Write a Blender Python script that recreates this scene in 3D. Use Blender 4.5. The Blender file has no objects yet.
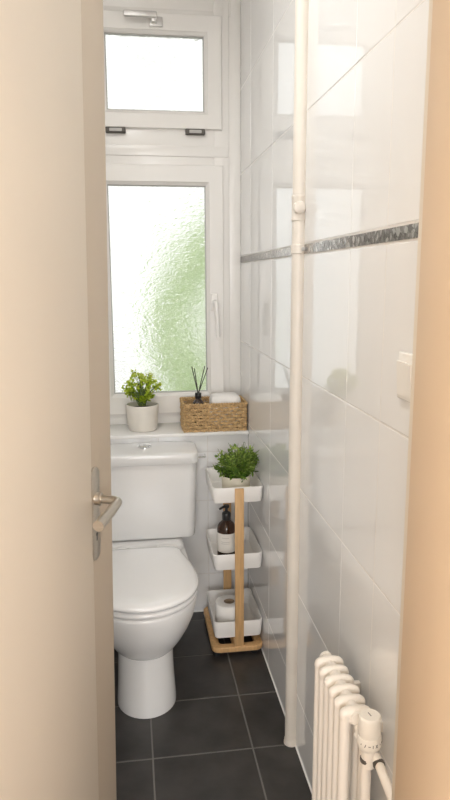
import bpy, bmesh, math, random
from mathutils import Vector, Matrix
random.seed(7)
C = bpy.context.scene.collection
PI = math.pi

# ------------------------------------------------------------------ helpers
def obj(name, bm, mat, parent=None, sharp=35, origin=None):
    """link a bmesh (built in world space) as one mesh object; children are re-based on their root Empty"""
    bmesh.ops.recalc_face_normals(bm, faces=bm.faces[:])
    o0 = Vector((0, 0, 0))
    if parent is not None:
        p = parent
        while p is not None:
            o0 = o0 + p.location
            p = p.parent
    elif origin is not None:
        o0 = Vector(origin)
    if o0.length > 0:
        bmesh.ops.translate(bm, verts=bm.verts[:], vec=-o0)
    me = bpy.data.meshes.new(name)
    bm.to_mesh(me); bm.free()
    for pl in me.polygons:
        pl.use_smooth = True
    me.set_sharp_from_angle(angle=math.radians(sharp))
    mats = mat if isinstance(mat, (list, tuple)) else [mat]
    for m in mats:
        me.materials.append(m)
    o = bpy.data.objects.new(name, me)
    C.objects.link(o)
    if parent is not None:
        o.parent = parent
    elif origin is not None:
        o.location = origin
    return o

def thing(name, label, cat, loc, group=None):
    o = bpy.data.objects.new(name, None)
    o.empty_display_size = .05
    C.objects.link(o); o.location = loc
    o['label'] = label; o['category'] = cat
    if group: o['group'] = group
    return o

def tag(o, label, cat, group=None):
    o['label'] = label; o['category'] = cat
    if group: o['group'] = group
    return o

def struct(o, label=None, cat=None):
    o['kind'] = 'structure'
    if label: o['label'] = label
    if cat: o['category'] = cat
    return o

def NB(): return bmesh.new()

def box(bm, x0, x1, y0, y1, z0, z1, bev=0.0, seg=2, M=None, mi=0):
    r = bmesh.ops.create_cube(bm, size=1.0)
    vs = r['verts']
    bmesh.ops.scale(bm, verts=vs, vec=(x1-x0, y1-y0, z1-z0))
    bmesh.ops.translate(bm, verts=vs, vec=((x0+x1)/2, (y0+y1)/2, (z0+z1)/2))
    fs = set(f for v in vs for f in v.link_faces)
    if bev > 0:
        es = list(set(e for v in vs for e in v.link_edges))
        rb = bmesh.ops.bevel(bm, geom=es, offset=bev, segments=seg, profile=.5, affect='EDGES')
        vs = list(set(rb['verts']) | set(v for v in vs if v.is_valid))
        fs = set(f for v in vs for f in v.link_faces)
    for f in fs: f.material_index = mi
    if M is not None:
        bmesh.ops.transform(bm, matrix=M, verts=vs)
    return vs

def loft(bm, rings, cap0=True, cap1=True, close=True, mi=0):
    """rings: lists of equal length of points"""
    R = [[bm.verts.new(p) for p in r] for r in rings]
    n = len(R[0])
    fs = []
    for a, b in zip(R[:-1], R[1:]):
        for i in range(n if close else n-1):
            j = (i+1) % n
            fs.append(bm.faces.new((a[i], a[j], b[j], b[i])))
    if cap0: fs.append(bm.faces.new(list(reversed(R[0]))))
    if cap1: fs.append(bm.faces.new(R[-1]))
    for f in fs: f.material_index = mi
    return R

def lathe(bm, prof, c=(0, 0, 0), n=40, axis='z', cap0=True, cap1=True, mi=0):
    """prof: (radius, height) pairs, from one end to the other"""
    rings = []
    for r, h in prof:
        ring = []
        for i in range(n):
            a = 2*PI*i/n
            u, v = r*math.cos(a), r*math.sin(a)
            if axis == 'z': p = (c[0]+u, c[1]+v, c[2]+h)
            elif axis == 'y': p = (c[0]+u, c[1]+h, c[2]+v)
            else: p = (c[0]+h, c[1]+u, c[2]+v)
            ring.append(p)
        rings.append(ring)
    return loft(bm, rings, cap0, cap1, mi=mi)

def tube(bm, pts, r, n=12, caps=True, mi=0):
    pts = [Vector(p) for p in pts]
    rad = r if isinstance(r, (list, tuple)) else [r]*len(pts)
    rings = []
    up = None
    for i, p in enumerate(pts):
        if i == 0: t = pts[1]-pts[0]
        elif i == len(pts)-1: t = pts[-1]-pts[-2]
        else: t = (pts[i+1]-p).normalized() + (p-pts[i-1]).normalized()
        t.normalize()
        if up is None:
            up = Vector((0, 0, 1)) if abs(t.z) < .9 else Vector((1, 0, 0))
        a = t.cross(up)
        if a.length < 1e-6: a = t.orthogonal()
        a.normalize(); b = a.cross(t).normalized(); up = b
        rings.append([p + a*rad[i]*math.cos(2*PI*k/n) + b*rad[i]*math.sin(2*PI*k/n) for k in range(n)])
    return loft(bm, rings, caps, caps, mi=mi)

def bezier(p0, p1, p2, n=8):
    p0, p1, p2 = Vector(p0), Vector(p1), Vector(p2)
    return [(1-t)**2*p0 + 2*t*(1-t)*p1 + t*t*p2 for t in [i/n for i in range(n+1)]]

def rrect(x0, x1, y0, y1, r, z, n=6):
    """rounded rectangle ring at height z"""
    out = []
    for cx, cy, a0 in ((x1-r, y1-r, 0), (x0+r, y1-r, PI/2), (x0+r, y0+r, PI), (x1-r, y0+r, 1.5*PI)):
        for k in range(n+1):
            a = a0 + PI/2*k/n
            out.append((cx + r*math.cos(a), cy + r*math.sin(a), z))
    return out

# ------------------------------------------------------------------ materials
def mat(name, col, rough=.5, metal=0, spec=.5, coat=0, noise=None, bump=None, **kw):
    """principled material with optional procedural colour noise (scale, amount) and bump (scale, strength, distance)"""
    m = bpy.data.materials.new(name); m.use_nodes = True
    nt = m.node_tree; b = nt.nodes['Principled BSDF']
    b.inputs['Base Color'].default_value = (*col, 1)
    b.inputs['Roughness'].default_value = rough
    b.inputs['Metallic'].default_value = metal
    b.inputs['Specular IOR Level'].default_value = spec
    b.inputs['Coat Weight'].default_value = coat
    b.inputs['Coat Roughness'].default_value = .05
    for k, v in kw.items():
        b.inputs[k.replace('_', ' ')].default_value = v
    tc = nt.nodes.new('ShaderNodeTexCoord')
    if noise:
        n = nt.nodes.new('ShaderNodeTexNoise'); n.inputs['Scale'].default_value = noise[0]; n.inputs['Detail'].default_value = 5
        nt.links.new(tc.outputs['Object'], n.inputs['Vector'])
        if len(noise) > 2:
            mp = nt.nodes.new('ShaderNodeMapping'); mp.inputs['Scale'].default_value = noise[2]
            nt.links.new(tc.outputs['Object'], mp.inputs['Vector']); nt.links.new(mp.outputs[0], n.inputs['Vector'])
        r = nt.nodes.new('ShaderNodeValToRGB')
        a = noise[1]
        r.color_ramp.elements[0].position = .3; r.color_ramp.elements[1].position = .7
        r.color_ramp.elements[0].color = (*[max(0, c*(1-a)) for c in col], 1)
        r.color_ramp.elements[1].color = (*[min(1, c*(1+a)) for c in col], 1)
        nt.links.new(n.outputs['Fac'], r.inputs['Fac']); nt.links.new(r.outputs['Color'], b.inputs['Base Color'])
    if bump:
        n = nt.nodes.new('ShaderNodeTexNoise'); n.inputs['Scale'].default_value = bump[0]; n.inputs['Detail'].default_value = 3
        nt.links.new(tc.outputs['Object'], n.inputs['Vector'])
        bp = nt.nodes.new('ShaderNodeBump'); bp.inputs['Strength'].default_value = bump[1]; bp.inputs['Distance'].default_value = bump[2]
        nt.links.new(n.outputs['Fac'], bp.inputs['Height']); nt.links.new(bp.outputs['Normal'], b.inputs['Normal'])
    return m

M = {}
M['tile'] = mat('white_glazed_tile', (.84, .84, .835), .04, noise=(3, .012), bump=(5, .05, .003), IOR=1.58)
M['grout'] = mat('pale_grout', (.72, .70, .67), .8, noise=(60, .06))
M['plaster'] = mat('white_plaster', (.82, .80, .77), .9, bump=(90, .1, .002))
M['hall_wall'] = mat('warm_hall_plaster', (.78, .71, .61), .9, bump=(90, .1, .002))
M['hall_floor'] = mat('oak_hall_floor', (.38, .24, .13), .4, noise=(6, .2, (1, 8, 1)))
M['floor_tile'] = mat('anthracite_floor_tile', (.038, .035, .033), .33, noise=(9, .35), bump=(40, .25, .0015))
M['floor_grout'] = mat('grey_floor_grout', (.17, .16, .15), .8)
M['sill'] = mat('white_sill', (.86, .85, .83), .25, noise=(8, .02))
M['upvc'] = mat('white_window_profile', (.82, .80, .77), .28, noise=(2, .01))
M['gasket'] = mat('grey_gasket', (.50, .49, .47), .6)
M['ceramic'] = mat('white_ceramic', (.83, .825, .815), .2, coat=.15, noise=(4, .01))
M['seat'] = mat('white_seat_plastic', (.86, .855, .85), .10, coat=.4, noise=(4, .01))
M['chrome'] = mat('chrome', (.75, .75, .75), .12, 1, noise=(20, .03))
M['steel'] = mat('brushed_steel', (.58, .54, .48), .32, 1, noise=(60, .08, (1, 1, 12)))
M['silver'] = mat('satin_silver', (.66, .65, .64), .38, .7, noise=(40, .03))
M['dark'] = mat('dark_hole', (.015, .015, .015), .7, noise=(30, .1))
M['rubber'] = mat('black_rubber', (.02, .02, .02), .6, noise=(30, .1))
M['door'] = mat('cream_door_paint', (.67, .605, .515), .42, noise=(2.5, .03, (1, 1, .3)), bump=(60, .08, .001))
M['door_edge'] = mat('shaded_cream_paint', (.51, .435, .345), .42, noise=(2.5, .03, (1, 1, .3)), bump=(60, .08, .001))  # strip's darker, warmer shading beside the panel is put into the paint colour
M['jamb'] = mat('cream_frame_paint', (.60, .465, .33), .45, noise=(3, .03, (1, 1, .3)), bump=(60, .08, .001))
M['riser'] = mat('cream_pipe_paint', (.75, .70, .63), .35, noise=(10, .03))
M['radiator'] = mat('cream_radiator_enamel', (.86, .81, .74), .30, noise=(10, .02))
M['valve'] = mat('ivory_valve_plastic', (.86, .82, .75), .4, noise=(20, .02))
M['mark'] = mat('grey_print', (.10, .09, .08), .6, noise=(30, .1))
M['tray'] = mat('white_powder_coat', (.82, .80, .77), .42, noise=(10, .012))
M['wood'] = mat('light_birch_wood', (.60, .37, .17), .5, noise=(14, .16, (6, 6, .6)))
M['pot'] = mat('white_stoneware_pot', (.80, .76, .69), .5, noise=(20, .04), bump=(60, .1, .001))
M['pot_cream'] = mat('cream_stoneware_pot', (.72, .66, .54), .5, noise=(20, .04), bump=(60, .1, .001))
M['soil'] = mat('potting_soil', (.05, .035, .02), .95, noise=(90, .5), bump=(120, .8, .004))
M['amber'] = mat('amber_glass', (.055, .022, .009), .08, noise=(6, .15), Transmission_Weight=.35)
M['label'] = mat('off_white_label', (.74, .71, .66), .6, noise=(20, .02))
M['label_ink'] = mat('grey_label_ink', (.38, .36, .34), .6, noise=(20, .02))
M['pump'] = mat('black_pump_plastic', (.012, .012, .013), .3, noise=(30, .1))
M['paper'] = mat('white_tissue', (.86, .84, .81), .9, noise=(50, .02), bump=(200, .3, .001))
M['card'] = mat('brown_cardboard', (.36, .26, .17), .9, noise=(50, .1))
M['reed'] = mat('dark_reed', (.06, .055, .045), .8, noise=(60, .2))
M['switch'] = mat('white_switch_plastic', (.86, .84, .80), .25, noise=(20, .01))
M['lamp_glass'] = None

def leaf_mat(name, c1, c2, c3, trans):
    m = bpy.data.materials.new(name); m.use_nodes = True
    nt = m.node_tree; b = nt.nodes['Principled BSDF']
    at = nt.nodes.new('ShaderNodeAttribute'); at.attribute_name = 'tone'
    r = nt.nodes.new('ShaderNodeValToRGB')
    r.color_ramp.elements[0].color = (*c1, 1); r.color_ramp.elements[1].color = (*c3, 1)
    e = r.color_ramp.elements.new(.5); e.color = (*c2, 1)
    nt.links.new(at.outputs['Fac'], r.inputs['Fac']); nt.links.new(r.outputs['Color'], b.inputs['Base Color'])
    b.inputs['Roughness'].default_value = .45
    tr = nt.nodes.new('ShaderNodeBsdfTranslucent')
    nt.links.new(r.outputs['Color'], tr.inputs['Color'])
    mx = nt.nodes.new('ShaderNodeMixShader'); mx.inputs[0].default_value = trans
    nt.links.new(b.outputs[0], mx.inputs[1]); nt.links.new(tr.outputs[0], mx.inputs[2])
    nt.links.new(mx.outputs[0], nt.nodes['Material Output'].inputs['Surface'])
    return m
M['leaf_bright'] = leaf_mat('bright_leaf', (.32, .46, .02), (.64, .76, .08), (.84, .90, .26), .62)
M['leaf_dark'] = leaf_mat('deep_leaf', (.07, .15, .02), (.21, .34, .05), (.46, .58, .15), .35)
M['leaf_out'] = leaf_mat('garden_leaf', (.46, .60, .30), (.60, .74, .40), (.72, .82, .52), .5)
M['stem'] = mat('green_stem', (.12, .18, .04), .6, noise=(40, .2))
M['bark'] = mat('shrub_bark', (.16, .11, .07), .9, noise=(20, .3))
M['gravel'] = mat('pale_terrace', (.62, .60, .56), .9, noise=(14, .15))

def basket_mat():
    m = mat('woven_seagrass', (.52, .345, .165), .75, noise=(130, .45, (1, 1, 2.0)), bump=(200, .4, .001))
    return m
M['basket'] = basket_mat()

def band_mat():
    m = bpy.data.materials.new('silver_mosaic_border'); m.use_nodes = True
    nt = m.node_tree; b = nt.nodes['Principled BSDF']
    tc = nt.nodes.new('ShaderNodeTexCoord')
    mp = nt.nodes.new('ShaderNodeMapping'); mp.inputs['Scale'].default_value = (1, 60, 60)
    nt.links.new(tc.outputs['Object'], mp.inputs['Vector'])
    vo = nt.nodes.new('ShaderNodeTexVoronoi'); vo.inputs['Scale'].default_value = 1.6
    nt.links.new(mp.outputs[0], vo.inputs['Vector'])
    r = nt.nodes.new('ShaderNodeValToRGB')
    r.color_ramp.elements[0].color = (.22, .21, .20, 1); r.color_ramp.elements[1].color = (.84, .82, .79, 1)
    e = r.color_ramp.elements.new(.62); e.color = (.40, .385, .37, 1)
    nt.links.new(vo.outputs['Color'], r.inputs['Fac'])
    nt.links.new(r.outputs['Color'], b.inputs['Base Color'])
    b.inputs['Metallic'].default_value = .9; b.inputs['Roughness'].default_value = .16
    bp = nt.nodes.new('ShaderNodeBump'); bp.inputs['Strength'].default_value = .25; bp.inputs['Distance'].default_value = .003
    nt.links.new(vo.outputs['Distance'], bp.inputs['Height']); nt.links.new(bp.outputs['Normal'], b.inputs['Normal'])
    return m
M['band'] = band_mat()

def pane_mat():
    """hammered cast glass: rough refraction over a rippled surface"""
    m = bpy.data.materials.new('hammered_glass'); m.use_nodes = True
    nt = m.node_tree
    b = nt.nodes['Principled BSDF']
    b.inputs['Base Color'].default_value = (.97, .985, .97, 1)
    b.inputs['Transmission Weight'].default_value = 1
    b.inputs['Roughness'].default_value = .24
    b.inputs['IOR'].default_value = 1.45
    tc = nt.nodes.new('ShaderNodeTexCoord')
    mp = nt.nodes.new('ShaderNodeMapping'); mp.inputs['Scale'].default_value = (38, 38, 62)
    nt.links.new(tc.outputs['Object'], mp.inputs['Vector'])
    n = nt.nodes.new('ShaderNodeTexNoise'); n.inputs['Scale'].default_value = 1.0; n.inputs['Detail'].default_value = 1.5
    n.inputs['Distortion'].default_value = .6
    nt.links.new(mp.outputs[0], n.inputs['Vector'])
    bp = nt.nodes.new('ShaderNodeBump'); bp.inputs['Strength'].default_value = 1; bp.inputs['Distance'].default_value = .006
    nt.links.new(n.outputs['Fac'], bp.inputs['Height']); nt.links.new(bp.outputs['Normal'], b.inputs['Normal'])
    return m
M['pane'] = pane_mat()

def emit_mat(name, col, s):
    m = bpy.data.materials.new(name); m.use_nodes = True
    b = m.node_tree.nodes['Principled BSDF']
    b.inputs['Base Color'].default_value = (*col, 1)
    b.inputs['Emission Color'].default_value = (*col, 1); b.inputs['Emission Strength'].default_value = s
    return m

# ------------------------------------------------------------------ setting
YB = 2.672          # tiled back wall below the sill
YW = 2.845          # front of the window sashes
ZC = 2.75           # ceiling
XL = -.88           # left wall
SILL = .8080
YF = .78            # inner face of the front wall
SKEW = .0065        # the right wall runs very slightly out of square
def skew(bm):
    for v in bm.verts: v.co.x += SKEW*(v.co.y-1.2)
    return bm
def xw(y): return SKEW*(y-1.2)

def tiled(bm, plane, us, vs, fixed, skip=None, bev=.0015, gap=.0022, thick=.004, tilt=.0004):
    """tiles as bevelled slabs; plane 'x': u=Y v=Z at X=fixed facing -X ; 'y': u=X v=Z at Y=fixed facing -Y ; 'x+': facing +X"""
    for u0, u1 in zip(us[:-1], us[1:]):
        for v0, v1 in zip(vs[:-1], vs[1:]):
            if skip and skip(u0, u1, v0, v1): continue
            a0, a1, b0, b1 = u0+gap/2, u1-gap/2, v0+gap/2, v1-gap/2
            if a1-a0 < .004 or b1-b0 < .004: continue
            ta, tb = random.uniform(-tilt, tilt), random.uniform(-tilt, tilt)
            uc, vc = (u0+u1)/2, (v0+v1)/2
            if plane == 'x' and abs(u0-1.19) < .01: ta = -.0055   # this column of tiles was set slightly skewed
            def P(u, v, d):
                d = d + (ta*(u-uc) + tb*(v-vc) if d < thick*.6 else 0)
                if plane == 'x': return (fixed + d, u, v)
                if plane == 'x+': return (fixed - d, u, v)
                if plane == 'y': return (u, fixed + d, v)
                if plane == 'z': return (u, v, fixed - d)
            loft(bm, [[P(a0, b0, thick), P(a1, b0, thick), P(a1, b1, thick), P(a0, b1, thick)],
                      [P(a0, b0, bev*.7), P(a1, b0, bev*.7), P(a1, b1, bev*.7), P(a0, b1, bev*.7)],
                      [P(a0+bev, b0+bev, 0), P(a1-bev, b0+bev, 0), P(a1-bev, b1-bev, 0), P(a0+bev, b1-bev, 0)]], cap0=False)

rows_low = [0, .1782, .5075, .8357, 1.1652, 1.4990]
rows_high = [1.5290, 1.8645, 2.1980, 2.5300, ZC]
cols = [YF, .984, 1.190, 1.396, 1.808, 2.220, 2.632, 2.90]

def tiled_side(name, plane, fixed, back, facing, band=True):
    bm = NB(); tiled(bm, plane, cols, rows_low, fixed); tiled(bm, plane, cols, rows_high, fixed)
    sk = skew if facing < 0 else (lambda b: b)
    w = struct(obj(name, sk(bm), M['tile'], sharp=6))
    bm = NB()
    if facing < 0: box(bm, fixed+.0008, back, YF-.16, 3.0, 0, ZC)
    else: box(bm, back, fixed-.0008, YF-.16, 3.0, 0, ZC)
    g = obj('grout_bed', sk(bm), M['grout'], parent=w)
    bm = NB()
    e = .003
    if facing < 0: box(bm, fixed-.001, fixed+.01, YF, 2.90, 1.499+e, 1.529-e, .001)
    else: box(bm, fixed-.01, fixed+.001, YF, 2.90, 1.499+e, 1.529-e, .001)
    obj('mosaic_border', sk(bm), M['band'], parent=w)
    return w
wr = tiled_side('wall_right', 'x', 0.0, .14, -1)
wl = tiled_side('wall_left', 'x+', XL, XL-.14, +1)

# back wall: tiled dado under the sill, reveal and window wall above
bm = NB()
xs = [XL, -.785, -.575, -.369, -.163, xw(YB)-.0005]
tiled(bm, 'y', xs, [0, .1750, .5075, .7200, SILL-.014], YB)
wb = struct(obj('wall_back', bm, M['tile'], sharp=6))
bm = NB(); box(bm, XL, xw(YB)-.0005, YB+.0008, 2.865, 0, SILL-.014)
box(bm, XL, .012, 2.935, 3.0, 0, SILL-.02); obj('grout_bed', bm, M['grout'], parent=wb)
bm = NB(); box(bm, XL, -.682, 2.84, 3.0, SILL, ZC); box(bm, -.682, xw(2.86), 2.86, 3.0, 2.62, ZC)
obj('window_wall', bm, M['plaster'], parent=wb)
bm = NB(); box(bm, XL, xw(YB-.02)-.0005, YB-.020, 2.868, SILL-.014, SILL, .003)
struct(obj('trim_1', bm, M['sill']), 'white window sill slab over the tiled wall behind the toilet', 'window sill')

# floor
bm = NB()
fx = [-1.0586, -.7496, -.4406, -.1316, .0]; fx[0] = XL; fx[-1] = .016
fy = [YF-.06] + [1.7955 + .2687*k for k in range(-3, 4)]; fy = [v for v in fy if v < YB] + [YB]
tiled(bm, 'z', fx, fy, 0.0, gap=.0045, bev=.0012, tilt=.0006)
fl = struct(obj('floor', bm, M['floor_tile'], sharp=6))
bm = NB(); box(bm, XL, .016, YF-.06, YB, -.08, -.0010); obj('grout_bed', bm, M['floor_grout'], parent=fl)
bm = NB(); box(bm, -1.7, 1.3, -1.8, YF-.06, -.08, 0); obj('hall_boards', bm, M['hall_floor'], parent=fl)
# white caulk line between floor and right wall
bm = NB()
loft(bm, [[(-.0045, 0.80, -.0005), (0.001, 0.80, -.0005), (0.001, 0.80, .004)], [(-.0045, YB, -.0005), (0.001, YB, -.0005), (0.001, YB, .004)]])
skew(bm)
struct(obj('trim_2', bm, M['sill']), 'thin pale caulk line along the foot of the right wall', 'caulk')
# ceiling
bm = NB(); box(bm, XL-.14, .14, YF-.15, 3.0, ZC, ZC+.1); box(bm, -1.7, 1.3, -1.8, YF-.15, ZC, ZC+.1)
struct(obj('ceiling', bm, M['plaster']))
# front wall with the door opening, and the hall around the camera
DX0, DX1, DZ = -.735, -.108, 2.05
bm = NB()
for a in ((-1.7, DX0, 0, ZC), (DX1, 1.3, 0, ZC), (DX0, DX1, DZ, ZC)):
    box(bm, a[0], a[1], YF-.16, YF, a[2], a[3])
struct(obj('wall_front', bm, M['hall_wall']))
bm = NB(); box(bm, -1.8, -1.7, -1.8, YF-.16, 0, ZC); struct(obj('wall_hall_left', bm, M['hall_wall']))
bm = NB(); box(bm, 1.3, 1.4, -1.8, YF-.16, 0, ZC); struct(obj('wall_hall_right', bm, M['hall_wall']))
bm = NB(); box(bm, -1.8, 1.4, -1.9, -1.8, 0, ZC); struct(obj('wall_hall_rear', bm, M['hall_wall']))
# door frame: lining with a rebate on the room side
bm = NB()
R0, R1 = .757, .790
box(bm, -.130, DX1, YF-.17, R0, 0, DZ, .002); 
box(bm, DX0, -.723, YF-.17, R0, 0, DZ, .002)
box(bm, -.723, -.130, YF-.17, R0, DZ-.03, DZ, .002); box(bm, -.723, -.120, R0, R1, DZ-.02, DZ, .002)
for x0, x1 in ((-.118, -.04), (DX0-.065, DX0+.012)):
    box(bm, x0, x1, YF-.175, YF-.16, 0, DZ+.06, .003)
box(bm, DX0-.065, -.04, YF-.175, YF-.16, DZ-.01, DZ+.06, .003)
jf = struct(obj('trim_3', bm, M['jamb']), 'cream painted door frame lining at the right edge', 'door frame')

bm = NB(); box(bm, -.1195, DX1, R0, R1, 0, DZ, .002); obj('rebate_strip', bm, M['door'], parent=jf)

# ------------------------------------------------------------------ door leaf
TH = math.radians(20)
HX, HY = -.713, .785
d1 = thing('door_1', 'open cream door leaf with a steel lever handle', 'door', (HX, HY, 0))
d1['kind'] = 'structure'
LW = .578
# door local frame: x along the leaf (hinge->latch), y into the thickness (away from the camera side), z up
DM = Matrix.Rotation(PI/2 - TH, 4, 'Z')
TILT = Matrix.Translation((0, 0, 1.0)) @ Matrix.Rotation(math.radians(1.1), 4, 'Y') @ Matrix.Translation((0, 0, -1.0))
DW = Matrix.Translation((HX, HY, 0)) @ TILT @ DM
def dbm(f):
    bm = NB(); f(bm)
    bmesh.ops.transform(bm, matrix=DW, verts=bm.verts[:]); return bm
# local y<0 would be to the right of the leaf direction => camera side is -y
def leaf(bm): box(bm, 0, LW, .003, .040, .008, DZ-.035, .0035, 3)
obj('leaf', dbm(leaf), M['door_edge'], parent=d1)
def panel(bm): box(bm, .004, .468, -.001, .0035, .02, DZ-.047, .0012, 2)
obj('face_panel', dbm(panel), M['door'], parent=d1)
HS, HZ = .484, 1.026
dh = thing('door_handle', '', '', (0, 0, 0)); del dh['label']; del dh['category']; dh.parent = d1
dh.location = (0, 0, 0)
def capsule_plate(bm, x0, x1, z0, z1, y0, y1):
    r = (x1-x0)/2; cx = (x0+x1)/2
    ring = [(cx + r*math.cos(a), z1-r*.8 + r*.8*math.sin(a)) for a in [PI*k/12 for k in range(13)]]
    ring += [(cx + r*math.cos(a), z0+r*.8 + r*.8*math.sin(a)) for a in [PI + PI*k/12 for k in range(13)]]
    def s(k): return [(cx+(x-cx)*k, (z0+z1)/2+(z-(z0+z1)/2)*(1-(1-k)*.25)) for x, z in ring]
    loft(bm, [[(x, y1, z) for x, z in ring], [(x, y0+.0012, z) for x, z in ring], [(x, y0, z) for x, z in s(.93)]])
def plate(bm): capsule_plate(bm, HS-.0195, HS+.0195, HZ-.125, HZ+.062, -.0022, .0032)
obj('handle_plate', dbm(plate), M['steel'], parent=dh)
def rose(bm): lathe(bm, [(.0125, .003), (.0125, -.010), (.0105, -.012)], (HS, -.002, HZ), 24, 'y')
obj('rose', dbm(rose), M['steel'], parent=dh)
def lever(bm):
    pts = [(HS, -.006, HZ), (HS, -.034, HZ)] + bezier((HS, -.034, HZ), (HS-.001, -.050, HZ), (HS-.018, -.051, HZ), 8)[1:] + [(HS-.05, -.0525, HZ-.003), (HS-.118, -.055, HZ-.007)]
    rr = [.0082]*2 + [.0085]*8 + [.0095, .0100]
    tube(bm, pts, rr, 20)
obj('lever', dbm(lever), M['steel'], parent=dh)
def keyhole(bm):
    lathe(bm, [(.0036, .002), (.0036, -.0027)], (HS, 0, HZ-.072), 16, 'y'); box(bm, HS-.0019, HS+.0019, -.0027, .002, HZ-.085, HZ-.072)
obj('keyhole', dbm(keyhole), M['dark'], parent=dh)
for hz in (.25, 1.75):
    def hinge(bm, hz=hz): lathe(bm, [(.008, -.05), (.008, .05)], (-.006, .045, hz), 16)
    obj('hinge', dbm(hinge), M['steel'], parent=d1)

# ------------------------------------------------------------------ window
w1 = thing('window_1', 'white two-part window of textured glass above the sill', 'window', (-.34, YW, SILL))
w1['kind'] = 'structure'
def frame_bars(bm, x0, x1, z0, z1, ox0, ox1, oz0, oz1, y0, y1, bev=.003):
    """rectangular frame: opening (x0..x1,z0..z1) inside outer (ox0..)"""
    box(bm, ox0, x0, y0, y1, oz0, oz1, bev); box(bm, x1, ox1, y0, y1, oz0, oz1, bev)
    box(bm, x0-.001, x1+.001, y0, y1, oz0, z0, bev); box(bm, x0-.001, x1+.001, y0, y1, z1, oz1, bev)
bm = NB()
box(bm, -.040, xw(2.868)-.0003, 2.868, 2.93, SILL, 2.62, .003); box(bm, -.682, -.642, 2.868, 2.93, SILL, 2.62, .003)
box(bm, -.100, -.039, 2.860, 2.93, SILL, 2.60, .003); box(bm, -.643, -.58, 2.860, 2.93, SILL, 2.60, .003)
box(bm, -.641, -.041, 2.8615, 2.928, 2.435, 2.487, .003); box(bm, -.660, -.030, 2.8655, 2.927, 2.475, 2.63, .003)
box(bm, -.641, -.041, 2.8608, 2.928, SILL+.0002, .885, .003)
box(bm, -.641, -.041, 2.8625, 2.928, 1.87, 2.06, .003)
box(bm, -.640, -.042, 2.857, 2.88, 1.930, 1.972, .003)
fr = obj('window_frame', bm, M['upvc'], parent=w1)
def sash(ox0, ox1, oz0, oz1, x0, x1, z0, z1):
    bm = NB()
    # mitred sash profile lofted round the opening: outer edge, front face, sloping glazing bead, back
    def ring(dx, y):   # dx: 0 outer .. 1 opening
        X0, X1, Z0, Z1 = [a+(b-a)*dx for a, b in ((ox0, x0), (ox1, x1), (oz0, z0), (oz1, z1))]
        return [(X0, y, Z0), (X1, y, Z0), (X1, y, Z1), (X0, y, Z1)]
    def ringa(off, y):
        return [(x0-off, y, z0-off), (x1+off, y, z0-off), (x1+off, y, z1+off), (x0-off, y, z1+off)]
    rings = [ring(0, YW+.05), ring(0, YW+.003), ring(.03, YW), ringa(.013, YW), ringa(.0115, YW+.003), ringa(.010, YW+.0045), ringa(0, YW+.012), ringa(0, YW+.05)]
    R = loft(bm, rings, False, False)
    n = 4
    for i in range(n):
        j = (i+1) % n
        bm.faces.new((R[-1][i], R[-1][j], R[0][j], R[0][i]))
    s = obj('sash', bm, M['upvc'], parent=w1, sharp=20)
    bm = NB(); frame_bars(bm, x0+.004, x1-.004, z0+.004, z1-.004, x0-.001, x1+.001, z0-.001, z1+.001, YW+.018, YW+.034, 0)
    obj('gasket', bm, M['gasket'], parent=s)
    bm = NB(); box(bm, x0+.001, x1-.001, YW+.024, YW+.029, z0+.001, z1-.001)
    obj('pane', bm, M['pane'], parent=s)
    return s
su = sash(-.606, -.071, 2.036, 2.466, -.535, -.141, 2.104, 2.391)
sl = sash(-.612, -.067, .856, 1.895, -.545, -.139, .945, 1.816)
# lower handle: white rosette and lever hanging down
bm = NB(); box(bm, -.124, -.094, YW-.012, YW+.001, 1.300, 1.372, .005, 3); h = obj('window_handle', bm, M['upvc'], parent=w1)
bm = NB(); tube(bm, [(-.109, YW-.004, 1.337), (-.109, YW-.034, 1.337)] + bezier((-.109, YW-.034, 1.337), (-.109, YW-.046, 1.337), (-.106, YW-.048, 1.325), 6)[1:] + [(-.101, YW-.048, 1.26), (-.099, YW-.046, 1.190)], [.010, .010]+[.010]*6+[.009, .008], 16)
obj('lever', bm, M['upvc'], parent=h)
# upper tilt handle: silver
bm = NB(); box(bm, -.357, -.306, YW-.010, YW+.001, 2.412, 2.448, .003, 3); h2 = obj('tilt_handle', bm, M['silver'], parent=w1)
bm = NB(); box(bm, -.352, -.330, YW-.034, YW-.006, 2.420, 2.446, .004, 3); box(bm, -.458, -.330, YW-.046, YW-.030, 2.433, 2.455, .004, 3); obj('lever', bm, M['silver'], parent=h2)
# two dark catches under the upper sash
for cx in (-.503, -.181):
    bm = NB(); box(bm, cx-.040, cx+.040, YW-.006, YW+.018, 2.014, 2.036, .004, 3); k = obj('catch', bm, M['mark'], parent=w1)
    bm = NB(); box(bm, cx-.025, cx+.025, YW-.010, YW-.002, 2.019, 2.031, .002, 2); obj('catch_pin', bm, M['gasket'], parent=k)

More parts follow.
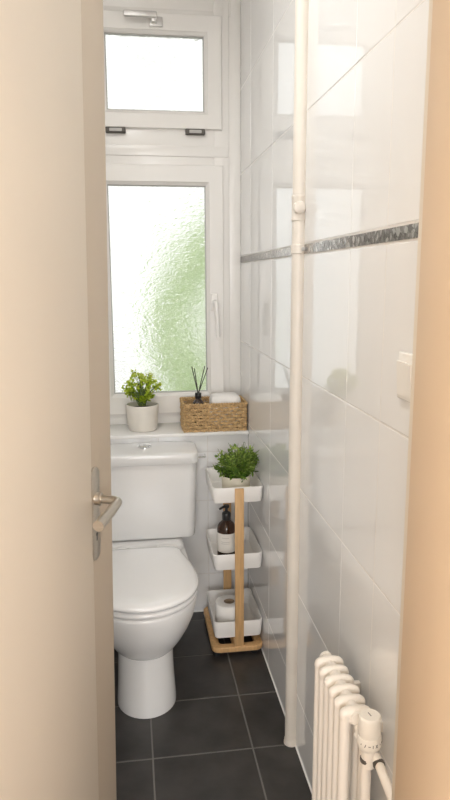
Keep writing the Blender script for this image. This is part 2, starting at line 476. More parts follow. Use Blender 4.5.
# ------------------------------------------------------------------ toilet
TX = -.450
t = thing('toilet', 'white close-coupled toilet with closed lid below the window sill', 'toilet', (TX, 2.3, 0))
def egg(yf, yb, hw, z, back_r=.05, yc=None, n=22, pw=2.0):
    """outline: half ellipse at the front (towards -Y), straight sides, rounded back corners"""
    yc = yf + hw*1.12 if yc is None else yc
    pts = []
    for k in range(n+1):
        a = PI + PI*k/n
        ca, sa = math.cos(a), math.sin(a)
        x = hw*math.copysign(abs(ca)**(2/pw), ca); y = (yc-yf)*math.copysign(abs(sa)**(2/pw), sa)
        pts.append((TX + x, yc + y, z))
    m = 6
    for k in range(m+1):
        a = PI/2*k/m
        pts.append((TX + hw - back_r + back_r*math.cos(a), yb - back_r + back_r*math.sin(a), z))
    for k in range(m+1):
        a = PI/2 + PI/2*k/m
        pts.append((TX - hw + back_r + back_r*math.cos(a), yb - back_r + back_r*math.sin(a), z))
    return pts
def egg_taper(yf, yb, hw, hwb, z, ywide, n=26, back_r=.045):
    """widest at ywide, narrowing to hwb at the back (lid / seat / rim)"""
    pts = []
    half = []
    for k in range(n+1):           # front quarter, from nose to widest
        a = PI/2*k/n
        half.append((hw*math.sin(a)**.96, ywide - (ywide-yf)*math.cos(a)))
    m = 12
    for k in range(1, m+1):        # narrowing side
        s = k/m
        y = ywide + (yb-back_r-ywide)*s
        x = hw - (hw-hwb)*(s*s*(1.6-.6*s))
        half.append((x, y))
    for k in range(1, 8):
        a = PI/2*k/7
        half.append((hwb - back_r + back_r*math.cos(a), yb-back_r + back_r*math.sin(a)))
    pts = [(TX+x, y, z) for x, y in half] + [(TX-x, y, z) for x, y in reversed(half[1:])]
    return pts
bm = NB()
secs = [(0, 1.984, .101, 2.47), (.012, 1.984, .1015, 2.47), (.05, 1.990, .099, 2.47), (.10, 2.000, .096, 2.48), (.150, 2.010, .0945, 2.50), (.190, 2.016, .0945, 2.51)]
rings = [egg(yf, yb, hw, z, .05) for z, yf, hw, yb in secs]
loft(bm, rings)
ped = obj('pedestal', bm, M['ceramic'], parent=t, sharp=50)
bm = NB()
secs = [(.172, 2.060, .068, .07, 2.50), (.184, 2.026, .092, .09, 2.52), (.203, 2.004, .110, .10, 2.55), (.235, 1.978, .132, .12, 2.58), (.275, 1.955, .154, .135, 2.61),
        (.315, 1.939, .170, .15, 2.64), (.350, 1.930, .178, .16, 2.65), (.372, 1.927, .1815, .165, 2.655), (.3805, 1.928, .181, .164, 2.655), (.384, 1.933, .177, .160, 2.650)]
rings = [egg_taper(yf, yb, hw, hb, z, 2.13, back_r=.04) for z, yf, hw, hb, yb in secs]
loft(bm, rings)
box(bm, TX-.165, TX+.165, 2.46, 2.655, .33, .408, .02, 4)
obj('bowl', bm, M['ceramic'], parent=t, sharp=50)
bm = NB()
for rr in ([egg_taper(1.928, 2.40, .182, .137, .3865, 2.13), egg_taper(1.925, 2.405, .185, .142, .392, 2.13), egg_taper(1.925, 2.405, .185, .142, .399, 2.13), egg_taper(1.930, 2.40, .180, .137, .4045, 2.13)],):
    loft(bm, rr)
obj('seat', bm, M['seat'], parent=t, sharp=50)
bm = NB()
loft(bm, [egg_taper(1.929, 2.405, .182, .141, .4075, 2.13), egg_taper(1.923, 2.41, .187, .146, .412, 2.13), egg_taper(1.922, 2.41, .188, .147, .4185, 2.13),
          egg_taper(1.925, 2.407, .185, .144, .4235, 2.13), egg_taper(1.934, 2.40, .176, .135, .4275, 2.13), egg_taper(1.955, 2.38, .155, .115, .4305, 2.14),
          egg_taper(2.00, 2.34, .11, .08, .4325, 2.16), egg_taper(2.10, 2.27, .03, .025, .4335, 2.18, back_r=.01)])
obj('lid', bm, M['seat'], parent=t, sharp=60)
for sx in (-.075, .075):
    bm = NB(); lathe(bm, [(.007, -.02), (.0085, -.018), (.0085, .018), (.007, .02)], (TX+sx, 2.418, .416), 20, 'x'); obj('lid_hinge', bm, M['seat'], parent=t)
bm = NB()
def crect(hw, yf, r, z, yb=2.668): return rrect(-.438-hw, -.438+hw, yf, yb, r, z, 8)
loft(bm, [crect(.197, 2.515, .03, .413), crect(.2025, 2.509, .034, .4155), crect(.205, 2.5065, .036, .421), crect(.2065, 2.506, .036, .45), crect(.2145, 2.502, .036, .70), crect(.215, 2.502, .036, .7225)])
obj('cistern', bm, M['ceramic'], parent=t, sharp=50)
bm = NB()
def lrect(d, z, tilt=0): 
    return [(x, y, z + tilt*(y-2.495)) for x, y, _ in rrect(-.438-.2205+d, -.438+.2205-d, 2.490+d, 2.669-d*.3, .035, z, 8)]
loft(bm, [lrect(.002, .7235), lrect(0, .7255), lrect(0, .759, .03), lrect(.0015, .7625, .035), lrect(.005, .7645, .04), lrect(.03, .7655, .04)])
obj('cistern_lid', bm, M['ceramic'], parent=t, sharp=50)
bm = NB()
prof = [(.027, -.004), (.027, .002), (.0245, .0035), (.021, .0025), (.0205, .001)]
lathe(bm, prof, (-.426, 2.605, .7708), 32); fb = obj('flush_ring', bm, M['chrome'], parent=t)
bm = NB(); lathe(bm, [(.0195, -.003), (.0195, .0035), (.017, .005), (.008, .0055)], (-.426, 2.605, .7708), 32); obj('flush_button', bm, M['chrome'], parent=fb)
bm = NB(); tube(bm, [(-.226, 2.63, .711), (-.186, 2.63, .711)] + bezier((-.186, 2.63, .711), (-.176, 2.63, .711), (-.176, 2.64, .711), 6)[1:] + [(-.176, YB-.001, .711)], .0034, 12)
lathe(bm, [(.0065, 0), (.0065, .009)], (-.2265, 2.63, .711), 16, 'x')
obj('supply_pipe', bm, M['chrome'], parent=t)

# ------------------------------------------------------------------ trolley
tr = thing('storage_trolley', 'narrow three-tier trolley with white trays and light wood posts beside the toilet', 'trolley', (-.10, 2.46, 0))
TX0, TX1, TY0, TY1 = -.186, .0045, 2.314, 2.587
def tray(z0, z1):
    bm = NB()
    tp = .005
    def rr(d, z, r=.020): return rrect(TX0+d, TX1-d, TY0+d, TY1-d, max(r-d*.3, .008), z, 7)
    th = .0045
    loft(bm, [rr(tp+.006, z0), rr(tp, z0+.003), rr(tp*.6, z0+.02), rr(0, z1-.002), rr(.001, z1), rr(th-.001, z1), rr(th, z1-.002), rr(th+tp*.6, z0+.022), rr(th+tp, z0+.008), rr(th+tp+.006, z0+.0045)])
    return obj('tray', bm, M['tray'], parent=tr, sharp=50)
tray(.614, .676); tray(.349, .414); tray(.070, .139)
bm = NB()
def br(d, z, r=.03): return rrect(-.194+d, .0050-d, 2.299+d, 2.640-d, max(r-d, .006), z, 7)
R = loft(bm, [br(.003, .020), br(0, .023), br(0, .038), br(.003, .041), br(.030, .041, .045), br(.030, .020, .045)], False, False)
n = len(R[0])
for i in range(n):
    j = (i+1) % n
    bm.faces.new((R[-1][i], R[-1][j], R[0][j], R[0][i]))
box(bm, -.112, -.077, 2.31, 2.63, .021, .040, .001)
obj('base', bm, M['wood'], parent=tr)
bm = NB(); box(bm, -.1055, -.0715, 2.3045, 2.3135, .030, .6735, .0025); obj('post', bm, M['wood'], parent=tr)
bm = NB(); box(bm, -.1100, -.0760, 2.5875, 2.5965, .030, .6735, .0025); obj('post', bm, M['wood'], parent=tr)
for sx0, sy0, sy1 in ((-.109, 2.310, 2.345), (-.111, 2.55, 2.59)):
    bm = NB(); box(bm, sx0, sx0+.035, sy0, sy1, .040, .0695, .002); obj('tray_support', bm, M['wood'], parent=tr)
for cx, cy in ((-.175, 2.325), (-.028, 2.325), (-.175, 2.615), (-.028, 2.615)):
    bm = NB(); lathe(bm, [(.012, 0), (.014, .003), (.014, .017), (.010, .0205)], (cx, cy, 0), 20); obj('foot', bm, M['rubber'], parent=tr)

# ------------------------------------------------------------------ foliage
def add_leaf(bm, lay, p, d, nrm, L, W, tone):
    d = d.normalized(); s = d.cross(nrm)
    if s.length < 1e-5: s = d.orthogonal()
    s.normalize(); nn = s.cross(d).normalized()
    P = [p, p+d*L*.35-s*W*.5, p+d*L*.4-nn*W*.12, p+d*L*.35+s*W*.5, p+d*L*.75-s*W*.36-nn*L*.04, p+d*L*.78-nn*(W*.10+L*.04), p+d*L*.75+s*W*.36-nn*L*.04, p+d*L-nn*L*.12]
    v = [bm.verts.new(q) for q in P]
    for q in v: q[lay] = tone
    for f in ((0, 2, 1), (0, 3, 2), (1, 2, 5, 4), (2, 3, 6, 5), (4, 5, 7), (5, 6, 7)):
        bm.faces.new([v[i] for i in f])
def rnd_dir():
    while True:
        v = Vector((random.uniform(-1, 1), random.uniform(-1, 1), random.uniform(-1, 1)))
        if .05 < v.length < 1: return v.normalized()

def plant(name, label, cen, z0, prof, soil_r, soil_z, potmat, leafmat, fol):
    p = thing(name, label, 'potted plant', (cen[0], cen[1], z0))
    bm = NB(); lathe(bm, prof, (cen[0], cen[1], z0), 48); obj('pot', bm, potmat, parent=p, sharp=45)
    bm = NB(); lathe(bm, [(soil_r, -.004), (soil_r, 0), (soil_r*.6, .003), (soil_r*.1, .004)], (cen[0], cen[1], soil_z), 28); obj('soil', bm, M['soil'], parent=p)
    sb, lb = NB(), NB(); lay = lb.verts.layers.float.new('tone')
    fol(sb, lb, lay)
    obj('stems', sb, M['stem'], parent=p)
    obj('foliage', lb, leafmat, parent=p, sharp=180)
    return p

def fol_sill(sb, lb, lay):
    c = Vector((-.428, 2.752, .988)); base = Vector((-.428, 2.752, .915))
    for i in range(64):
        while True:
            v = Vector((random.uniform(-1, 1), random.uniform(-1, 1), random.uniform(-.75, 1)))
            if .35 < v.length < 1: break
        tip = c + Vector((v.x*.080, v.y*.050, v.z*.074))
        root = base + Vector((random.uniform(-.014, .014), random.uniform(-.014, .014), -.003))
        mid = (root+tip)/2 + Vector((0, 0, .012)) - Vector((v.x*.012, v.y*.012, 0))
        tube(sb, bezier(root, mid, tip, 5), [.0016, .0015, .0014, .0012, .001, .0008], 5)
        out = (tip-base).normalized()
        for k in range(11):
            dd = (out*.5 + rnd_dir()).normalized()
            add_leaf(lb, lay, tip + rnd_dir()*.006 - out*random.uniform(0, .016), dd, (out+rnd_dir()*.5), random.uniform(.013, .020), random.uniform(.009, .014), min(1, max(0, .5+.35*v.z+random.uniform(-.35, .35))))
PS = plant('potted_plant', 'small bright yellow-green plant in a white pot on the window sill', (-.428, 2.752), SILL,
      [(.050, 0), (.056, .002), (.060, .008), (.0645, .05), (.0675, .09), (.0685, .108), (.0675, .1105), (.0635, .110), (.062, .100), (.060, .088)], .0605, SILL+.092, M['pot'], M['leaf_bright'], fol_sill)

def fol_trolley(sb, lb, lay):
    c = Vector((-.068, 2.425, .746)); base = Vector((-.080, 2.425, .685))
    for i in range(150):
        while True:
            v = Vector((random.uniform(-1, 1), random.uniform(-1, 1), random.uniform(-.55, 1)))
            if .3 < v.length < 1: break
        tip = c + Vector((v.x*.104, v.y*.085, v.z*.088))
        tip.x = min(tip.x, .003)
        root = base + Vector((random.uniform(-.03, .03), random.uniform(-.03, .03), -.004))
        mid = (root+tip)/2 + Vector((0, 0, .015))
        pts = bezier(root, mid, tip, 5)
        tube(sb, pts, [.0014, .0013, .0012, .001, .0009, .0007], 5)
        out = (tip-base).normalized()
        for k in range(10):
            f = random.uniform(.45, 1)
            q = pts[min(5, int(f*5))] + rnd_dir()*.004
            dd = (out*.7 + rnd_dir()).normalized()
            L = random.uniform(.015, .024)
            if q.x + dd.x*L > .008: dd.x = -abs(dd.x)
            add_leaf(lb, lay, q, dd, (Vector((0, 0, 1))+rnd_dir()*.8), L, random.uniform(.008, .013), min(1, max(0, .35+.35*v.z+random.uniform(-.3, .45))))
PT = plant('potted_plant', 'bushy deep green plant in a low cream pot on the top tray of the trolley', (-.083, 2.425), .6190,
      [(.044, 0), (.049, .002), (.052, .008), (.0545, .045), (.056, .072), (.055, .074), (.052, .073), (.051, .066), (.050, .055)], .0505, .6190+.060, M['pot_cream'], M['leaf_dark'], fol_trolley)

# ------------------------------------------------------------------ soap bottle, roll
SX, SY, SZ = -.121, 2.420, .3540
s = thing('soap_bottle', 'amber pump bottle with an off-white label on the middle tray of the trolley', 'soap bottle', (SX, SY, SZ))
bm = NB(); lathe(bm, [(.030, 0), (.035, .002), (.0365, .006), (.0365, .122), (.035, .134), (.029, .146), (.019, .155), (.0145, .161), (.0145, .170)], (SX, SY, SZ), 40); obj('bottle', bm, M['amber'], parent=s, sharp=45)
bm = NB(); lathe(bm, [(.0369, .037), (.0371, .037), (.0371, .113), (.0369, .113)], (SX, SY, SZ), 48, cap0=False, cap1=False); lb_ = obj('paper_label', bm, M['label'], parent=s)
bm = NB()
for z, a0, a1 in ((.096, -22, 22), (.080, -30, 30), (.073, -26, 26)):
    bm = NB(); ring0, ring1 = [], []
    for k in range(13):
        a = math.radians(-105 + a0 + (a1-a0)*k/12)
        ring0.append((SX+.0373*math.cos(a), SY+.0373*math.sin(a), SZ+z)); ring1.append((SX+.0373*math.cos(a), SY+.0373*math.sin(a), SZ+z+.0014))
    loft(bm, [ring0, ring1], False, False, close=False); obj('print_line', bm, M['label_ink'], parent=lb_)
bm = NB(); lathe(bm, [(.016, .160), (.0175, .162), (.0175, .186), (.015, .190), (.009, .193), (.006, .195), (.006, .208), (.011, .209), (.012, .214), (.011, .219), (.004, .220)], (SX, SY, SZ), 28)
tube(bm, [(SX, SY, SZ+.214), (SX-.016, SY-.010, SZ+.214), (SX-.029, SY-.018, SZ+.210)], [.0055, .005, .0042], 12)
obj('pump', bm, M['pump'], parent=s, sharp=45)

RX, RY, RZ = -.110, 2.428, .0750
r_ = thing('toilet_roll', 'white toilet paper roll standing in the bottom tray of the trolley', 'toilet paper', (RX, RY, RZ))
bm = NB(); lathe(bm, [(.0215, 0), (.054, 0), (.056, .002), (.056, .090), (.054, .092), (.0215, .092)], (RX, RY, RZ), 48, cap0=False, cap1=False); obj('paper', bm, M['paper'], parent=r_, sharp=45)
bm = NB(); R = lathe(bm, [(.0215, .0005), (.0215, .0915), (.0195, .0915), (.0195, .0005)], (RX, RY, RZ), 40, cap0=False, cap1=False); obj('core', bm, M['card'], parent=r_)

# ------------------------------------------------------------------ basket on the sill
BX0, BX1, BY0, BY1, BZ0, BZ1 = -.265, .0055, 2.658, 2.832, SILL+.0005, .928
b_ = thing('wicker_basket', 'rectangular woven seagrass basket on the right end of the window sill', 'basket', ((BX0+BX1)/2, (BY0+BY1)/2, SILL))
def weave_wall(bm, flip):
    """one closed band of woven strands: horizontal ropes undulating over upright stakes"""
    nrow = 8
    r0 = .012
    base = rrect(BX0, BX1, BY0, BY1, r0, 0, 5)
    # resample the outline evenly
    pts = [Vector((p[0], p[1], 0)) for p in base]; pts.append(pts[0])
    L = [0]
    for a, b in zip(pts[:-1], pts[1:]): L.append(L[-1]+(b-a).length)
    N = 320; nst = 40
    out = []
    for i in range(N):
        s_ = L[-1]*i/N
        k = max(j for j in range(len(L)) if L[j] <= s_ + 1e-9); k = min(k, len(pts)-2)
        f = (s_-L[k])/max(1e-9, L[k+1]-L[k]); out.append(pts[k].lerp(pts[k+1], f))
    nor = []
    for i in range(N):
        tg = (out[(i+1) % N]-out[i-1]).normalized(); nor.append(Vector((tg.y, -tg.x, 0)))
    for r in range(nrow):
        zc = BZ0 + (BZ1-.006-BZ0)*(r+.5)/nrow
        rh = (BZ1-BZ0)/nrow*.52
        rings = []
        for i in range(N):
            ph = PI*nst*i/N + PI*(r % 2)
            off = .0042*math.sin(ph) - .0062
            hz = .0012*math.sin(i*1.7+r*5)+.0008*math.sin(i*.61+r)
            c = out[i] + nor[i]*off
            ring = []
            for k in range(6):
                a = 2*PI*k/6
                q = c + nor[i]*(.0036*math.cos(a)) ; ring.append((q.x, q.y, zc+hz+rh*math.sin(a)*(.92+.08*math.sin(ph*2))))
            rings.append(ring)
        rings.append(rings[0])
        V = [[bm.verts.new(p) for p in rg] for rg in rings[:-1]]
        for i in range(N):
            a, b = V[i], V[(i+1) % N]
            for k in range(6):
                kk = (k+1) % 6
                bm.faces.new((a[k], a[kk], b[kk], b[k]))
    return out, nor
bm = NB(); outl, norl = weave_wall(bm, False); obj('woven_wall', bm, M['basket'], parent=b_, sharp=60)
bm = NB()
N = len(outl)
for tw in (0, PI):
    V = []
    for i in range(N):
        c = outl[i] + norl[i]*(-.0042); ph = PI*80*i/N + tw
        c = Vector((c.x, c.y, BZ1-.004)) + norl[i]*(.0028*math.cos(ph)) + Vector((0, 0, .0028*math.sin(ph)))
        V.append([bm.verts.new(c + norl[i]*.0036*math.cos(2*PI*k/6) + Vector((0, 0, .0036*math.sin(2*PI*k/6)))) for k in range(6)])
    for i in range(N):
        a, b = V[i], V[(i+1) % N]
        for k in range(6):
            kk = (k+1) % 6
            bm.faces.new((a[k], a[kk], b[kk], b[k]))
obj('braided_rim', bm, M['basket'], parent=b_, sharp=60)
bm = NB(); box(bm, BX0+.006, BX1-.006, BY0+.006, BY1-.006, BZ0, BZ0+.006, .002); obj('bottom', bm, M['basket'], parent=b_)

FX, FY, FZ = -.192, 2.750, BZ0+.0065
f_ = thing('reed_diffuser', 'small amber reed diffuser bottle with dark sticks standing in the basket', 'reed diffuser', (FX, FY, FZ))
bm = NB(); lathe(bm, [(.022, 0), (.027, .002), (.028, .006), (.028, .088), (.026, .100), (.017, .112), (.011, .118), (.011, .123)], (FX, FY, FZ), 32); obj('bottle', bm, M['amber'], parent=f_, sharp=45)
bm = NB(); lathe(bm, [(.0125, .121), (.0135, .123), (.0135, .143), (.0125, .145), (.007, .145), (.006, .130)], (FX, FY, FZ), 24, cap1=False); obj('collar', bm, M['pump'], parent=f_)
for dx, dy, h in ((-.026, -.006, .258), (-.014, .010, .248), (.030, .004, .258), (.041, -.008, .252)):
    bm = NB(); tube(bm, [(FX-dx*.12, FY-dy*.12, FZ+.05), (FX+dx*.10, FY+dy*.10, FZ+.150), (FX+dx, FY+dy, FZ+h)], .0019, 8); obj('reed', bm, M['reed'], parent=f_)

bm = NB()
px0, px1, py0, py1, pz0 = -.142, -.014, 2.690, 2.806, BZ0+.0065
loft(bm, [rrect(px0+.012, px1-.012, py0+.012, py1-.012, .02, pz0, 6), rrect(px0+.002, px1-.002, py0+.002, py1-.002, .026, pz0+.008, 6), rrect(px0, px1, py0, py1, .028, pz0+.03, 6),
          rrect(px0, px1, py0, py1, .028, pz0+.110, 6), rrect(px0+.003, px1-.003, py0+.003, py1-.003, .027, pz0+.126, 6), rrect(px0+.014, px1-.014, py0+.014, py1-.014, .024, pz0+.136, 6),
          rrect(px0+.035, px1-.035, py0+.035, py1-.035, .016, pz0+.1395, 6)])
tag(obj('towel_bundle', bm, M['paper'], sharp=60, origin=((px0+px1)/2, (py0+py1)/2, pz0)), 'white rounded bundle of soft towels packed into the woven basket', 'towel')

# ------------------------------------------------------------------ riser pipe
PX, PY, PR = -.0085, 1.803, .0192
rp = thing('riser_pipe', 'cream painted vertical heating pipe running up the tiled right wall', 'pipe', (PX, PY, 0))
bm = NB(); tube(bm, [(PX, PY, 0), (PX, PY, 1.0), (PX+.002, PY, ZC-.002)], PR, 28); obj('pipe', bm, M['riser'], parent=rp)
bm = NB(); lathe(bm, [(.0225, 0), (.0225, .006), (.0212, .010), (.0212, .016), (PR, .020)], (PX, PY, 0), 28, cap0=True, cap1=False); obj('floor_collar', bm, M['riser'], parent=rp)
bm = NB(); lathe(bm, [(PR, -.034), (.0212, -.032), (.0212, -.026), (.0201, -.024), (.0201, .024), (.0212, .026), (.0212, .032), (PR, .034)], (PX, PY, 1.622), 28, cap0=False, cap1=False); cl = obj('pipe_clamp', bm, M['riser'], parent=rp)
bm = NB()
prof = [(.0170, -.004), (.0175, .004), (.015, .010), (.008, .013), (.001, .0135)]
lathe(bm, prof, (0, 0, 0), 24)
bmesh.ops.transform(bm, matrix=Matrix.Translation((PX-.004, PY-.017, 1.622)) @ Matrix.Rotation(PI/2, 4, 'X'), verts=bm.verts[:])
obj('clamp_boss', bm, M['riser'], parent=cl)
bm = NB(); lathe(bm, [(PR, -.012), (.0212, -.011), (.0212, .011), (PR, .012)], (PX, PY, 1.514), 28, cap0=False, cap1=False); b2 = obj('pipe_bracket', bm, M['riser'], parent=rp)
bm = NB(); box(bm, -.006, .004, PY-.028, PY-.018, 1.509, 1.519, .002); obj('bracket_screw', bm, M['gasket'], parent=b2)

# ------------------------------------------------------------------ radiator
RXC, RZT = -.0620, .630
rd = thing('radiator', 'small cream column radiator on the right wall near the door', 'radiator', (RXC, 1.18, .08))
def section_bm(y):
    bm = NB()
    # capsule-shaped head, domed towards both sides, one at top and one at bottom
    for zc, zs in ((RZT-.022, 1), (.115, 1)):
        rings = []
        for dy, k in ((-.0105, .62), (-.008, .84), (-.0035, .97), (0, 1.0), (.0035, .97), (.008, .84), (.0105, .62)):
            ring = []
            hw, hh = .0325*(.55+.45*k), .0175*k
            for i in range(28):
                a = 2*PI*i/28; ca, sa = math.cos(a), math.sin(a)
                ring.append((RXC + hw*math.copysign(abs(ca)**.7, ca), y+dy, zc + hh*math.copysign(abs(sa)**.85, sa)))
            rings.append(ring)
        loft(bm, rings)
        lathe(bm, [(.0135, -.0172), (.0135, .0172)], (RXC, y, zc), 20, 'y')
    for sx in (-.0205, .0205):
        tube(bm, [(RXC+sx, y, .112), (RXC+sx, y, .35), (RXC+sx, y, RZT-.020)], .0112, 16)
    return bm
y = 1.272
ys = [1.272-.0343*k for k in range(6)]
sec0 = None
for k, y in enumerate(ys):
    if sec0 is None:
        sec0 = obj('section', section_bm(y), M['radiator'], parent=rd, sharp=50)
    else:
        c = sec0.copy(); C.objects.link(c); c.parent = rd; c.location = (0, y-ys[0], 0)
bm = NB(); lathe(bm, [(.008, 0), (.0145, .002), (.0145, .010), (.012, .012)], (RXC, 1.2885, RZT-.022), 20, 'y'); obj('end_plug', bm, M['radiator'], parent=rd)
for y in (1.115, 1.245):
    for bz in (.30, RZT-.075):
        bm = NB(); box(bm, RXC+.02, 0.0, y-.006, y+.006, bz, bz+.022, .002); obj('wall_bracket', bm, M['radiator'], parent=rd)
# valve: union, body, thermostatic head, pipes
VX, VY = -.0600, 1.030
bm = NB()
lathe(bm, [(.010, 0), (.010, .052)], (VX, VY, .590), 18, 'y')
lathe(bm, [(.0155, .0), (.0155, .018)], (VX, VY+.020, .590), 6, 'y')
lathe(bm, [(.010, -.045), (.0135, -.043), (.0135, -.005), (.016, -.003), (.016, .006)], (VX, VY, .597), 20)
vb = obj('valve_body', bm, M['radiator'], parent=rd, sharp=40)
bm = NB()
lathe(bm, [(.0165, .590), (.0205, .594), (.0225, .600), (.0225, .614), (.0212, .618)], (VX, VY, 0), 36)
ringb = obj('scale_ring', bm, M['valve'], parent=rd, sharp=40)
bm = NB()
prof = [(.0200, .6175), (.0207, .620), (.0207, .650), (.0198, .6550), (.0178, .6570), (.0172, .6560), (.0010, .6560)]
R = lathe(bm, prof, (VX, VY, 0), 48)
hd = obj('thermostat_head', bm, M['valve'], parent=rd, sharp=40)
bm = NB()
for a0, kind in ((-150, 'd'), (-128, '/'), (-108, '-'), (-92, '|'), (-74, 'x'), (-52, 'd'), (-30, '-')):
    a = math.radians(a0)
    def q(da, z): 
        aa = a + da/.0225; z = z - .0065
        return Vector((VX+.0226*math.cos(aa), VY+.0226*math.sin(aa), z))
    if kind == 'd': segs = [((0, .613), (.0005, .6155))]
    elif kind == '/': segs = [((-.001, .611), (.001, .617))]
    elif kind == '-': segs = [((-.0022, .614), (.0022, .614))]
    elif kind == '|': segs = [((0, .611), (0, .617))]
    else: segs = [((-.0018, .611), (.0018, .617)), ((-.0018, .617), (.0018, .611))]
    for s0, s1 in segs: tube(bm, [q(*s0), q(*s1)], .0006, 6)
obj('scale_marks', bm, M['mark'], parent=ringb)
bm = NB()
tube(bm, [(VX-.001, VY+.007, .6562), (VX+.001, VY-.003, .6562)], .0008, 6)
obj('dial_mark', bm, M['mark'], parent=hd)
bm = NB(); tube(bm, [(VX-.004, VY, .565), (VX-.004, VY, .3), (VX-.004, VY, .001)], .0098, 18); obj('return_pipe', bm, M['radiator'], parent=rd)
bm = NB(); tube(bm, [(VX+.010, VY-.004, .578), (-.046, 1.012, .566), (-.045, .955, .550), (-.045, .80, .506)], .0088, 18); sp = obj('supply_pipe', bm, M['radiator'], parent=rd)
bm = NB(); lathe(bm, [(.0105, -.004), (.0115, 0), (.0105, .004)], (-.0462, 1.013, .5665), 20, 'y'); lathe(bm, [(.0112, .562), (.0118, .566), (.0112, .570)], (VX-.004, VY, 0), 20); obj('pipe_nut', bm, M['mark'], parent=rd)

# ------------------------------------------------------------------ light switch
sw = thing('light_switch', 'white rocker light switch on the right wall beside the door frame', 'light switch', (0, 1.061, 1.270))
bm = NB(); box(bm, -.009, .0, 1.014, 1.095, 1.230, 1.312, .003, 3); obj('switch_frame', bm, M['switch'], parent=sw)
bm = NB()
loft(bm, [[(-.008, 1.034, 1.238), (-.008, 1.090, 1.238), (-.008, 1.090, 1.296), (-.008, 1.034, 1.296)],
          [(-.0105, 1.034, 1.238), (-.0105, 1.090, 1.238), (-.0135, 1.090, 1.296), (-.0135, 1.034, 1.296)]]); obj('rocker', bm, M['switch'], parent=sw)

# ------------------------------------------------------------------ outside: terrace and shrub
bm = NB(); box(bm, -4, 5, 3.05, 7.5, -.75, -.65); struct(obj('terrace', bm, M['gravel']), 'pale terrace outside the window', 'terrace')
sh = thing('garden_shrub', 'green shrub seen blurred through the textured window glass', 'shrub', (.42, 4.3, -.65))
lb = NB(); lay = lb.verts.layers.float.new('tone')
for i in range(5200):
    v = rnd_dir()*random.uniform(.5, 1)**.5
    k = (abs(v.x)**7 + abs(v.y)**7 + abs(v.z)**7)**(1/7); v = v*(v.length/max(k, 1e-4))**1.0
    bumpf = 1 + .10*math.sin(v.x*7+1)*math.sin(v.z*6) + .07*math.sin(v.y*9)
    p = Vector((.46, 4.3, .82)) + Vector((v.x*.72*bumpf, v.y*.5*bumpf, v.z*.95*bumpf))
    add_leaf(lb, lay, p, v+rnd_dir(), rnd_dir(), random.uniform(.06, .10), random.uniform(.035, .05), random.random())
obj('foliage', lb, M['leaf_out'], parent=sh, sharp=180)
bm = NB(); tube(bm, [(.42, 4.3, -.65), (.44, 4.32, -.2), (.40, 4.28, .5)], [.05, .045, .02], 10)
for dx, dy in ((.3, .1), (-.3, .1), (.05, -.3)): tube(bm, [(.43, 4.31, -.3), (.42+dx*.6, 4.3+dy*.6, .2), (.42+dx, 4.3+dy, .8)], [.03, .02, .01], 8)
obj('stem', bm, M['bark'], parent=sh)

# ------------------------------------------------------------------ lamps and daylight
def area(name, loc, rot, size, size_y, power, col, shape='RECTANGLE'):
    l = bpy.data.lights.new(name, 'AREA'); l.shape = shape; l.size = size
    if shape == 'RECTANGLE': l.size_y = size_y
    l.energy = power; l.color = col
    o = bpy.data.objects.new(name, l); C.objects.link(o); o.location = loc; o.rotation_euler = rot
    return o
P_WC, P_HALL, P_HALL_FILL, SKY = 8.6, 5.0, 62.0, 1.6
# fill lamp added on the toilet ceiling: shallow round fitting, out of view above
cl_ = thing('fill_lamp', 'round flat fill lamp added on the toilet room ceiling, out of view', 'ceiling lamp', (-.64, 1.45, ZC))
bm = NB(); lathe(bm, [(.19, 0), (.19, -.03), (.185, -.035)], (-.64, 1.45, ZC), 40, cap1=False); obj('rim', bm, M['switch'], parent=cl_)
bm = NB(); lathe(bm, [(.184, -.020), (.184, -.022)], (-.64, 1.45, ZC), 40); obj('diffuser', bm, emit_mat('fill_lamp_diffuser', (1, .96, .90), 1.0), parent=cl_)
area('fill_lamp_light', (-.64, 1.45, ZC-.036), (0, 0, 0), .36, .36, P_WC, (1, .985, .96), 'DISK')
hl_ = thing('hall_lamp', 'round warm ceiling lamp of the hall before the door', 'ceiling lamp', (-.75, -.35, ZC))
bm = NB(); lathe(bm, [(.19, 0), (.19, -.03), (.185, -.035)], (-.75, -.35, ZC), 40, cap1=False); obj('rim', bm, M['switch'], parent=hl_)
bm = NB(); lathe(bm, [(.184, -.020), (.184, -.022)], (-.75, -.35, ZC), 40); obj('diffuser', bm, emit_mat('hall_diffuser', (1, .8, .55), 1.0), parent=hl_)
area('hall_lamp_light', (-.75, -.35, ZC-.036), (0, 0, 0), .36, .36, P_HALL, (1, .80, .58), 'DISK')

# unseen fill light added behind the camera, framed as a tall hall window
bm = NB()
for a in ((-1.57, -1.50, .55, 2.25), (.40, .47, .55, 2.25), (-1.50, .40, .55, .62), (-1.50, .40, 2.18, 2.25), (-.58, -.52, .62, 2.18)):
    box(bm, a[0], a[1], -1.80, -1.76, a[2], a[3], .004)
hw_ = struct(obj('hall_fill_window', bm, M['upvc']), 'added hall fill light framed as a white window behind the camera', 'window')
bm = NB(); box(bm, -1.50, .40, -1.795, -1.785, .62, 2.18); obj('pane', bm, emit_mat('hall_fill_pane', (.95, .98, 1), 1.2), parent=hw_)
area('hall_fill_light', (-.55, -1.74, 1.40), (PI/2, 0, 0), 1.85, 1.52, P_HALL_FILL, (.97, .98, 1))

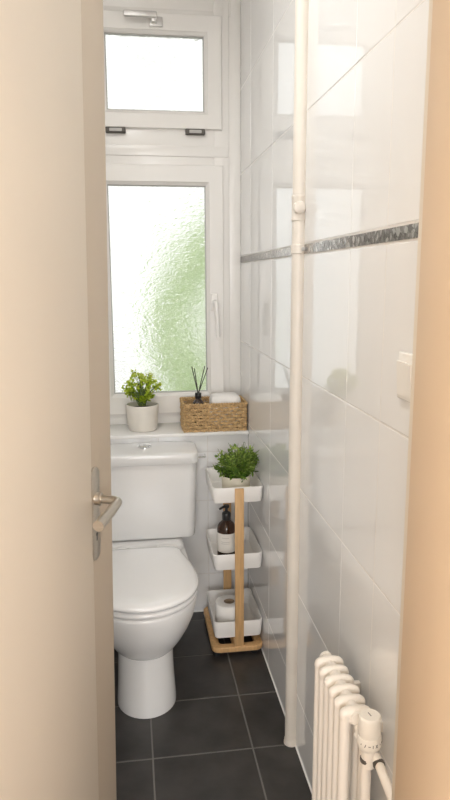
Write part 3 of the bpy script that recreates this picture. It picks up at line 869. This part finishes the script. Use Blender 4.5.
w = bpy.data.worlds.new('overcast_sky'); bpy.context.scene.world = w; w.use_nodes = True
nt = w.node_tree; bg = nt.nodes['Background']
tc = nt.nodes.new('ShaderNodeTexCoord'); sx = nt.nodes.new('ShaderNodeSeparateXYZ'); nt.links.new(tc.outputs['Generated'], sx.inputs[0])
mr = nt.nodes.new('ShaderNodeMapRange'); mr.inputs['From Min'].default_value = -.3; mr.inputs['From Max'].default_value = .5
nt.links.new(sx.outputs['Z'], mr.inputs['Value'])
rp_ = nt.nodes.new('ShaderNodeValToRGB'); rp_.color_ramp.elements[0].color = (.80, .80, .78, 1); rp_.color_ramp.elements[1].color = (1, 1, 1, 1)
nt.links.new(mr.outputs[0], rp_.inputs['Fac'])
cn = nt.nodes.new('ShaderNodeTexNoise'); cn.inputs['Scale'].default_value = 7; cn.inputs['Detail'].default_value = 3
nt.links.new(tc.outputs['Generated'], cn.inputs['Vector'])
cr = nt.nodes.new('ShaderNodeValToRGB'); cr.color_ramp.elements[0].position = .35; cr.color_ramp.elements[1].position = .65
cr.color_ramp.elements[0].color = (.50, .50, .49, 1); cr.color_ramp.elements[1].color = (1, 1, 1, 1)
nt.links.new(cn.outputs['Fac'], cr.inputs['Fac'])
mm = nt.nodes.new('ShaderNodeMix'); mm.data_type = 'RGBA'; mm.blend_type = 'MULTIPLY'; mm.inputs[0].default_value = 1
nt.links.new(rp_.outputs['Color'], mm.inputs[6]); nt.links.new(cr.outputs['Color'], mm.inputs[7])
nt.links.new(mm.outputs[2], bg.inputs['Color'])
bg.inputs['Strength'].default_value = SKY
# daylight portal in the window opening guides the sky sampling
def portal(z0, z1, x0, x1):
    o = area('window_portal', ((x0+x1)/2, 2.93, (z0+z1)/2), (-PI/2, 0, 0), x1-x0, z1-z0, 1, (1, 1, 1)); o.data.cycles.is_portal = True
portal(.945, 1.816, -.545, -.139); portal(2.104, 2.383, -.535, -.144)

# ------------------------------------------------------------------ camera
f = 661.514
cd = bpy.data.cameras.new('camera'); cam = bpy.data.objects.new('camera', cd); C.objects.link(cam)
yaw, pit, rol = .142408298, .183262437, -.00455261204
fw = Vector((math.sin(yaw)*math.cos(pit), math.cos(yaw)*math.cos(pit), -math.sin(pit)))
rt = Vector((math.cos(yaw), -math.sin(yaw), 0)); up = rt.cross(fw)
r2 = rt*math.cos(rol) + up*math.sin(rol); u2 = -rt*math.sin(rol) + up*math.cos(rol)
mw = Matrix(((r2.x, u2.x, -fw.x, -.47156), (r2.y, u2.y, -fw.y, 0), (r2.z, u2.z, -fw.z, 1.43971), (0, 0, 0, 1)))
cam.matrix_world = mw
cd.sensor_fit = 'VERTICAL'; cd.sensor_height = 24; cd.sensor_width = 13.5; cd.lens = f/800*24
cd.clip_start = .02
sc = bpy.context.scene
sc.camera = cam
sc.view_settings.view_transform = 'Standard'; sc.view_settings.look = 'None'
sc.view_settings.gamma = 1; sc.view_settings.exposure = 0.12; sc.view_settings.use_curve_mapping = False
sc.cycles.max_bounces = 14; sc.cycles.diffuse_bounces = 6; sc.cycles.glossy_bounces = 6; sc.cycles.transmission_bounces = 10
sc.cycles.use_denoising = True
